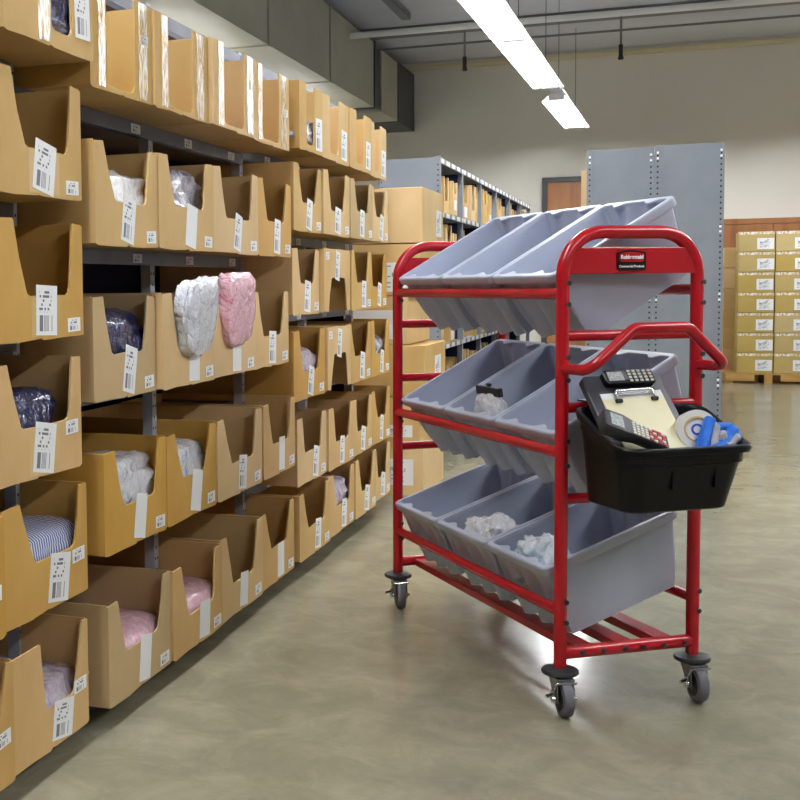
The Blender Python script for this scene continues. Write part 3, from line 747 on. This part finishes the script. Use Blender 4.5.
# casters
def make_caster():
    c = empty('caster', (0,0,0)); c.parent = cart
    MB().lathe([(.0,.112), (.044,.112), (.052,.116), (.053,.121), (.050,.127), (.022,.134), (.0,.134)], 28).build('bumper_disc', M['black_rubber'], c, smooth=40)
    Rw, tr = .053, -.040
    wm = Matrix.Translation((0, tr, Rw)) @ Matrix.Rotation(PI/2, 4, 'Y')
    w = MB(); w.lathe([(.030,-.0155), (.042,-.0165), (.050,-.0135), (.0528,-.007), (.053,0), (.0528,.007), (.050,.0135), (.042,.0165), (.030,.0155)], 30, mat=wm); wh = w.build('wheel', M['tyre'], c, smooth=40)
    h = MB(); h.lathe([(.0,-.0172), (.034,-.0172), (.036,-.014), (.036,.014), (.034,.0172), (.0,.0172)], 24, mat=wm); h.build('hub', M['black_plastic'], wh, smooth=40)
    f = MB(); f.box(-.026, .026, -.052, .026, .106, .111)
    for s in (-1, 1): f.prism([(-.056,.044), (-.028,.044), (.026,.107), (-.046,.107)], 'x', s*.024-.002, s*.024+.002)
    f.build('fork', M['zinc'], c)
    a = MB(); a.tube([(-.036, tr, Rw), (.036, tr, Rw)], .006, 12).tube([(-.038, tr, Rw), (-.030, tr, Rw)], .012, 12); a.build('axle_bolt', M['chrome'], c, smooth=40)
    b = MB(); b.tube(fillet([(-.030, tr-.006, .078), (-.034, tr-.02, .088), (-.031, tr-.022, .103), (.028, tr-.022, .103)], .008), .004, 8).tube([(-.032, tr-.002, .07), (-.062, tr-.022, .068)], .0045, 8).tube([(-.033, tr, .078), (-.033, tr, .060)], .008, 8)
    b.build('brake_lever', M['chrome'], c, smooth=40)
    return c
c0 = make_caster()
for i, (x, y) in enumerate(((0,0), (CW,0), (0,CL), (CW,CL))):
    c = c0 if i == 0 else copy_tree(c0, cart)
    c.location = (x, y, 0); c.rotation_euler = (0, 0, -R(12))

# ------------------------------------------------------------------ totes
TW, TL, TD = .371, .470, .236
def make_tote():
    root = empty('picking_tote', (0,0,0))
    nx, ny, nc = 6, 66, 5
    def ring(ix, ix2, iy, z, amp, r=.022):
        pts = rrect(ix, TL-ix2, -TW/2+iy, TW/2-iy, r, z, nx, ny, nc)
        if amp:
            for p in pts:
                t = p.y/(TW/2-.03)
                if abs(t) < 1:
                    wv = (.5+.5*math.cos(p.y/(TW-.06)*6*PI+PI))
                    wv = (1-(1-wv)**.6)*min(1, (1-abs(t))*8)
                    if p.x < .12: p.x += amp*wv*1.0
                    elif p.x > TL-.2: p.x -= amp*wv
        return pts
    rs = []
    f_in, b_in, s_in = .012, .034, .022
    n = 7
    for k in range(n+1):
        q = k/n; z = -TD+(TD-.03)*q; e = 1-q
        rs.append(ring(.014+f_in*e, .014+b_in*e, .012+s_in*e, z, .036*min(1, e*2.2), .013))
    inner = []
    for k in range(n+1):
        q = k/n; z = -.012-(TD-.016)*q; e = q
        inner.append(ring(.018+f_in*e, .018+b_in*e, .016+s_in*e, z, .036*min(1, e*2.2), .012))
    m = MB(); m.loft(rs, cap0=True, cap1=False)
    s2 = MB(); 
    allr = rs+inner
    m = MB(); m.loft(allr, True, True)
    m.build('tote_shell', M['tote'], root, smooth=35)
    # rolled rim with small stacking lugs on the inside of the two ends
    def lug(pts, d):
        for p in pts:
            for c in (-.085, .085):
                if abs(p.y-c) < .040:
                    q = d*(.5+.5*math.cos((p.y-c)/.040*PI))
                    if p.x < .1: p.x += q
                    elif p.x > TL-.1: p.x -= q
        return pts
    rim = [ring(.013, .013, .011, -.030, 0, .021), ring(.002, .002, .002, -.028, 0, .022), ring(0, 0, 0, -.024, 0, .023), ring(0, 0, 0, -.004, 0, .023), ring(.003, .003, .003, 0, 0, .022),
           lug(ring(.017, .017, .015, 0, 0, .016), .017), lug(ring(.019, .019, .017, -.004, 0, .015), .017), lug(ring(.0185, .0185, .0165, -.016, 0, .015), .006), ring(.0195, .0195, .0175, -.03, 0, .015)]
    MB().loft(rim, False, False).build('rim', M['tote'], root, smooth=35)
    return root
TIER = [(-.018, 1.262, 29.8, 'top'), (-.008, .806, 28.3, 'middle'), (-.034, .412, 19.0, 'bottom')]
cartM = Matrix.Translation((AX, AY, 0)) @ Matrix.Rotation(YAW, 4, 'Z')
t0 = make_tote(); TOTE = {}
for ti, (v, z, ang, nm) in enumerate(TIER):
    for k in range(3):
        o = t0 if ti == 0 and k == 0 else copy_tree(t0)
        u = CL/2+(k-1)*.3735
        o.matrix_world = cartM @ Matrix.Translation((v, u, z)) @ Matrix.Rotation(-R(ang), 4, 'Y')
        o.location, o.rotation_euler = (cartM @ Vector((v, u, z))), Euler((0, -R(ang), YAW))
        TOTE[(ti, k)] = o
        extra_l = {(1,1): 'holding a black-topped pack', (2,1): 'holding clear bags', (2,0): 'holding blue-tinted bags'}.get((ti, k), 'empty')
        tag(o, 'grey-blue plastic tote, %s, %s on the cart\'s %s tier' % (extra_l, ('nearest the badge end', 'centre one', 'farthest from the badge')[k], nm), 'tote', 'totes on the picking cart')
def in_tote(key, p): 
    v, z, ang, _ = TIER[key[0]]; u = CL/2+(key[1]-1)*.3735
    Mx = cartM @ Matrix.Translation((v, u, z)) @ Matrix.Rotation(-R(ang), 4, 'Y')
    return Mx @ Vector(p), Euler((0, -R(ang), YAW))
def tote_bag(key, p, size, mat, label, seed, amp=.28):
    loc, rot = in_tote(key, p)
    return bag('polybag', label, size, loc, mat, rot, seed, amp=amp, e=.7, cat='small parts bag', group='bags in the cart totes')
tote_bag((2,1), (.125, .01, -.085), (.19, .23, .17), 'clear', 'heap of clear and white polybags in the bottom tier centre tote', 31)
tote_bag((2,0), (.115, .055, -.080), (.18, .19, .17), 'clear_blue', 'clear and blue polybag in the bottom tier tote nearest the badge', 32)
loc, rot = in_tote((1,1), (.112, .082, -.078))
pk = empty('retail_pack', loc); pk.rotation_euler = rot; tag(pk, 'small white hanging pack with black header in the middle tote', 'retail pack')
bag('pouch', None, (.07, .19, .16), (0, 0, 0), 'clear', (0, R(20), 0), 33, amp=.2, e=.6, parent=pk)
m = MB().box(-.008, .008, -.085, .085, .0, .030); q = m.build('header_card', M['black_rubber'], pk, bevel=.003); q.location = (.028, 0, .062); q.rotation_euler = (0, R(20), 0)
m = MB().box(-.006, .006, -.010, .010, .0, .011); q = m.build('hanging_tab', M['black_rubber'], pk, bevel=.002); q.location = (.040, 0, .090); q.rotation_euler = (0, R(20), 0)

# ------------------------------------------------------------------ black bin hooked on the cart end
def bin_mesh():
    root = empty('hanging_bin', (AX, AY, 0), YAW); tag(root, 'black plastic utility bin hooked on the red cart end below the handle', 'bin')
    def zt(y):  # rim height: high at the cart, dipping in a curve towards the front
        q = min(1, max(0, (-y-.03)/.27)); q = q*q*(3-2*q); return .890-.086*q
    def ring(ins, r, dz, flat=None):
        pts = rrect(.000+ins*.8, .408-ins*1.15, -.322+ins, -.030-ins*.4, r, 0, 12, 14, 6)
        for p in pts: p.z = zt(p.y)+dz if flat is None else flat
        return pts
    zb = .630
    outer = []
    def mix(a, b, q): return [pa.lerp(pb, q) for pa, pb in zip(a, b)]
    bot = ring(.046, .045, 0, zb); top = ring(.020, .055, -.05)
    band = [ring(.014, .058, -.048), ring(.012, .06, -.016)]
    seq = [ring(.052, .04, 0, zb-.004), bot, mix(bot, top, .35), mix(bot, top, .7), top] + band
    inn = [ring(.018, .055, -.012), ring(.020, .055, -.05), mix(ring(.05, .045, 0, zb+.006), ring(.022, .055, -.05), .5), ring(.05, .045, 0, zb+.005)]
    MB().loft(seq+inn, True, True).build('bin_shell', M['black_plastic'], root, smooth=40)
    rim = [ring(.011, .06, -.022), ring(.0, .066, -.020), ring(-.003, .068, -.012), ring(-.003, .068, -.004), ring(.0, .066, 0), ring(.014, .058, 0), ring(.018, .055, -.004), ring(.018, .055, -.014)]
    MB().loft(rim, False, False).build('bin_rim', M['black_plastic'], root, smooth=40)
    # raised panel ribs on the front wall
    for x in (.155, .285):
        MB().box(x-.0025, x+.0025, -.300, -.285, .69, .745).build('front_rib', M['black_plastic'], root)
    for x in (.08,): MB().box(x-.02, x+.02, -.034, .019, .9015, .906).box(x-.02, x+.02, -.036, -.030, .86, .906).build('hook', M['black_plastic'], root)
    return root
bin_mesh()

# things in the bin
def cart_local(v, u, z): return cartM @ Vector((v, u, z))
clip_rot = Euler((0, 0, 0)); 
tilt = math.atan2(.225, .23)
# clipboard frame: local x across, local y up the slope, local z outwards
top = Vector((.152, -.052, .982)); bot = Vector((.166, -.272, .715))
yv = (top-bot); CLEN = yv.length; yv.normalize(); xv = Vector((1,0,0)); xv = (xv-yv*xv.dot(yv)).normalized(); zv = xv.cross(yv)
def frame(o, xv, yv, zv): return Matrix(((xv.x,yv.x,zv.x,o.x),(xv.y,yv.y,zv.y,o.y),(xv.z,yv.z,zv.z,o.z),(0,0,0,1)))
Fc = cartM @ frame(bot, xv, yv, zv)
def place(o, Mx): o.location = Mx.to_translation(); o.rotation_euler = Mx.to_euler()
cb = empty('clipboard', (0,0,0)); place(cb, Fc); tag(cb, 'charcoal storage clipboard with cream paper leaning in the black bin', 'clipboard')
ring = lambda z, i: rrect(-.128+i, .124-i, .0+i, CLEN-i, .018, z, 1, 1, 5)
MB().loft([ring(-.022, .003), ring(-.020, 0), ring(-.002, 0), ring(0, .002)]).build('storage_case', M['dark_case'], cb, smooth=40)
MB().box(-.096, .100, .01, CLEN-.084, .0004, .004).build('paper_pad', M['paper_cream'], cb)
MB().box(-.096, .100, CLEN-.084, CLEN-.066, .0004, .0042).build('pad_binding', M['paper'], cb)
ck = MB(); ck.box(-.045, .060, CLEN-0.078, CLEN-0.061, .0045, .012).tube(fillet([(-.052, CLEN-0.094, .008), (-.052, CLEN-0.064, .012), (.067, CLEN-0.064, .012), (.067, CLEN-0.094, .008)], .008), .004, 8)
ck.build('clip', M['chrome'], cb, smooth=40, bevel=.001)
for x in (-.050, .065): MB().tube([(x-.008, CLEN-0.095, .008), (x+.010, CLEN-0.095, .008)], .006, 8).build('clip_grip', M['black_rubber'], cb, smooth=40)
# cordless phone lying across the top of the clipboard
Fp = Fc @ Matrix.Translation((.008, CLEN-.026, .0135)) @ Matrix.Rotation(R(-2), 4, 'Z')
ph = empty('cordless_phone', (0,0,0)); place(ph, Fp); tag(ph, 'black cordless phone lying across the top of the clipboard', 'phone')
rr = lambda z, i: rrect(-.080+i, .080-i, -.024+i, .024-i, .012, z, 1, 1, 4)
MB().loft([rr(-.012, .003), rr(-.009, 0), rr(.009, 0), rr(.012, .003)]).build('handset', M['black_plastic'], ph, smooth=40)
MB().box(-.070, -.022, -.015, .015, .0122, .0132).build('display', M['screen'], ph)
for a in range(5):
    for b in range(4): MB().box(-.006+a*.0165, .003+a*.0165, -.019+b*.0105, -.0125+b*.0105, .0122, .0142).build('key', M['key_white'], ph)
# bar code scanner resting on pad and bin rim
so = Vector((.074, -.244, .838)); sx = Vector((.185, -.028, -.075)).normalized(); sup = Vector((.10, -.62, .76)); sz = (sup-sx*sup.dot(sx)).normalized(); sy = sz.cross(sx)
Fs = cartM @ frame(so, sx, sy, sz)
st = empty('handheld_scanner', (0,0,0)); place(st, Fs); st.scale = (.95, .98, .95); tag(st, 'black handheld scanner with grey and red keys lying on the clipboard pad', 'barcode scanner')
prof = [(-.105, .030, .018), (-.098, .038, .021), (-.045, .040, .022), (-.020, .034, .020), (.0, .031, .017), (.085, .031, .017), (.098, .028, .014)]
rg = [[Vector((x, y*wd, z)) for y, z in ((-1, -h*.5), (-.8, -h), (.8, -h), (1, -h*.5), (1, h*.55), (.86, h*.9), (-.86, h*.9), (-1, h*.55))] for x, wd, h in prof]
MB().loft(rg).build('scanner_body', M['black_rubber'], st, smooth=45)
MB().box(-.088, -.048, -.024, .024, .0193, .0205).build('display', M['screen'], st)
for a in range(8):
    for b in range(5):
        red = a >= 4 and (a+b) % 3 != 2
        MB().box(-.018+a*.0135, -.0085+a*.0135, -.024+b*.0100, -.0170+b*.0100, .0150, .0185).build('key', M['key_red' if red else 'key_white'], st)
# tape roll
Ft = cartM @ Matrix.Translation((.296, -.195, .832)) @ Matrix.Rotation(R(-22), 4, 'Z') @ Matrix.Rotation(R(78), 4, 'X') 
tr = empty('tape_roll', (0,0,0)); place(tr, Ft); tag(tr, 'white roll of packing tape on edge inside the black bin', 'tape roll')
M['tape_white'] = mottled('white_tape_reel', [srgb(214,214,210), srgb(232,232,230)], 12, .35)
def annulus(ri, ro, h0, h1, n=36):
    m = MB(); prof_ = [(ri,h0), (ro,h0), (ro,h1), (ri,h1)]
    rings = [[Vector((r*math.cos(2*PI*j/n), r*math.sin(2*PI*j/n), h)) for j in range(n)] for r, h in prof_+[prof_[0]]]
    return m.loft(rings, False, False)
annulus(.036, .054, -.025, .025).build('tape_winding', M['tape_white'], tr, smooth=40)
annulus(.031, .0358, -.026, .026).build('core', M['kraft_pale'], tr, smooth=40)
MB().lathe([(0,-.004), (.0308,-.004), (.0308,.021), (0,.021)], 30).build('core_disc', M['paper'], tr, smooth=40)
annulus(.010, .016, .0212, .0222).build('blue_print', M['blue_print'], tr)
# gloves
gl = empty('work_glove', (0,0,0)); place(gl, cartM @ Matrix.Translation((.343, -.212, .795))); tag(gl, 'blue and grey knitted work gloves bunched beside the tape roll', 'work gloves')
def finger(pts, r, mat, name):
    P = fillet(pts, .02, 5); n = len(P)
    rad = [r*(1-.25*(k/(n-1))) for k in range(n)]
    rad = [r*.75] + rad[:-1]; 
    d = (P[-1]-P[-2]).normalized(); P = P+[P[-1]+d*r*.45, P[-1]+d*r*.7]; rad = rad+[rad[-1]], ; rad = list(rad[0]); rad += [rad[-1]*.75, rad[-1]*.25]
    rad = (rad+[rad[-1]]*len(P))[:len(P)]
    return MB().tube(P, rad, 14).build(name, M[mat], gl, smooth=60)
finger([(-.075, -.045, -.04), (-.055, -.03, .015), (-.03, -.02, .062)], .020, 'glove_blue', 'glove_finger')
finger([(-.045, -.05, -.04), (-.028, -.04, .01), (-.018, -.03, .045)], .016, 'glove_grey', 'glove_finger')
finger([(-.04, -.005, .03), (.0, .0, .045), (.045, .0, .043)], .017, 'glove_blue', 'glove_finger')
finger([(-.055, -.06, -.02), (-.005, -.045, .002), (.035, -.03, .036)], .020, 'glove_blue', 'glove_finger')
finger([(-.03, -.055, -.012), (.005, -.05, -.0), (.035, -.044, .018)], .016, 'glove_grey', 'glove_finger')
finger([(.012, -.04, -.01), (.032, -.035, .005), (.048, -.03, .020)], .017, 'glove_blue', 'glove_finger')
bag('glove_palm', None, (.15, .10, .085), (-.015, .01, -.025), 'glove_blue', (0, 0, 0), 51, amp=.2, e=.8, parent=gl)
bag('glove_cuff', None, (.07, .05, .06), (.0, -.03, .012), 'glove_grey', (0, 0, 0), 52, amp=.2, e=.8, parent=gl)

# ------------------------------------------------------------------ camera and view
F, PX, PY, PIT, ROL, H, S = 1177.69, 223.67, 358.65, .0618, .0106, 1.2432, .3608
cam = bpy.data.cameras.new('camera'); co = bpy.data.objects.new('camera', cam); COL.objects.link(co)
co.matrix_world = Matrix.Translation((0, 0, H)) @ Matrix.Rotation(S, 4, 'Z') @ Matrix.Rotation(PI/2-PIT, 4, 'X') @ Matrix.Rotation(-ROL, 4, 'Z')
cam.sensor_width = 36; cam.lens = F/800*36; cam.shift_x = (400-PX)/800; cam.shift_y = (PY-400)/800
cam.clip_start = .05; cam.clip_end = 100
sc.camera = co
w = bpy.data.worlds.new('world'); sc.world = w; w.use_nodes = True
w.node_tree.nodes['Background'].inputs['Color'].default_value = (.8, .85, 1, 1); w.node_tree.nodes['Background'].inputs['Strength'].default_value = .05
vs = sc.view_settings; vs.view_transform = 'Standard'; vs.look = 'None'; vs.gamma = 1; vs.use_curve_mapping = False; vs.exposure = 0.40
sc.cycles.use_denoising = True
sc.cycles.max_bounces = 8; sc.cycles.diffuse_bounces = 5; sc.cycles.glossy_bounces = 4
sc.cycles.caustics_reflective = False; sc.cycles.caustics_refractive = False
sc.cycles.sample_clamp_indirect = 6.0
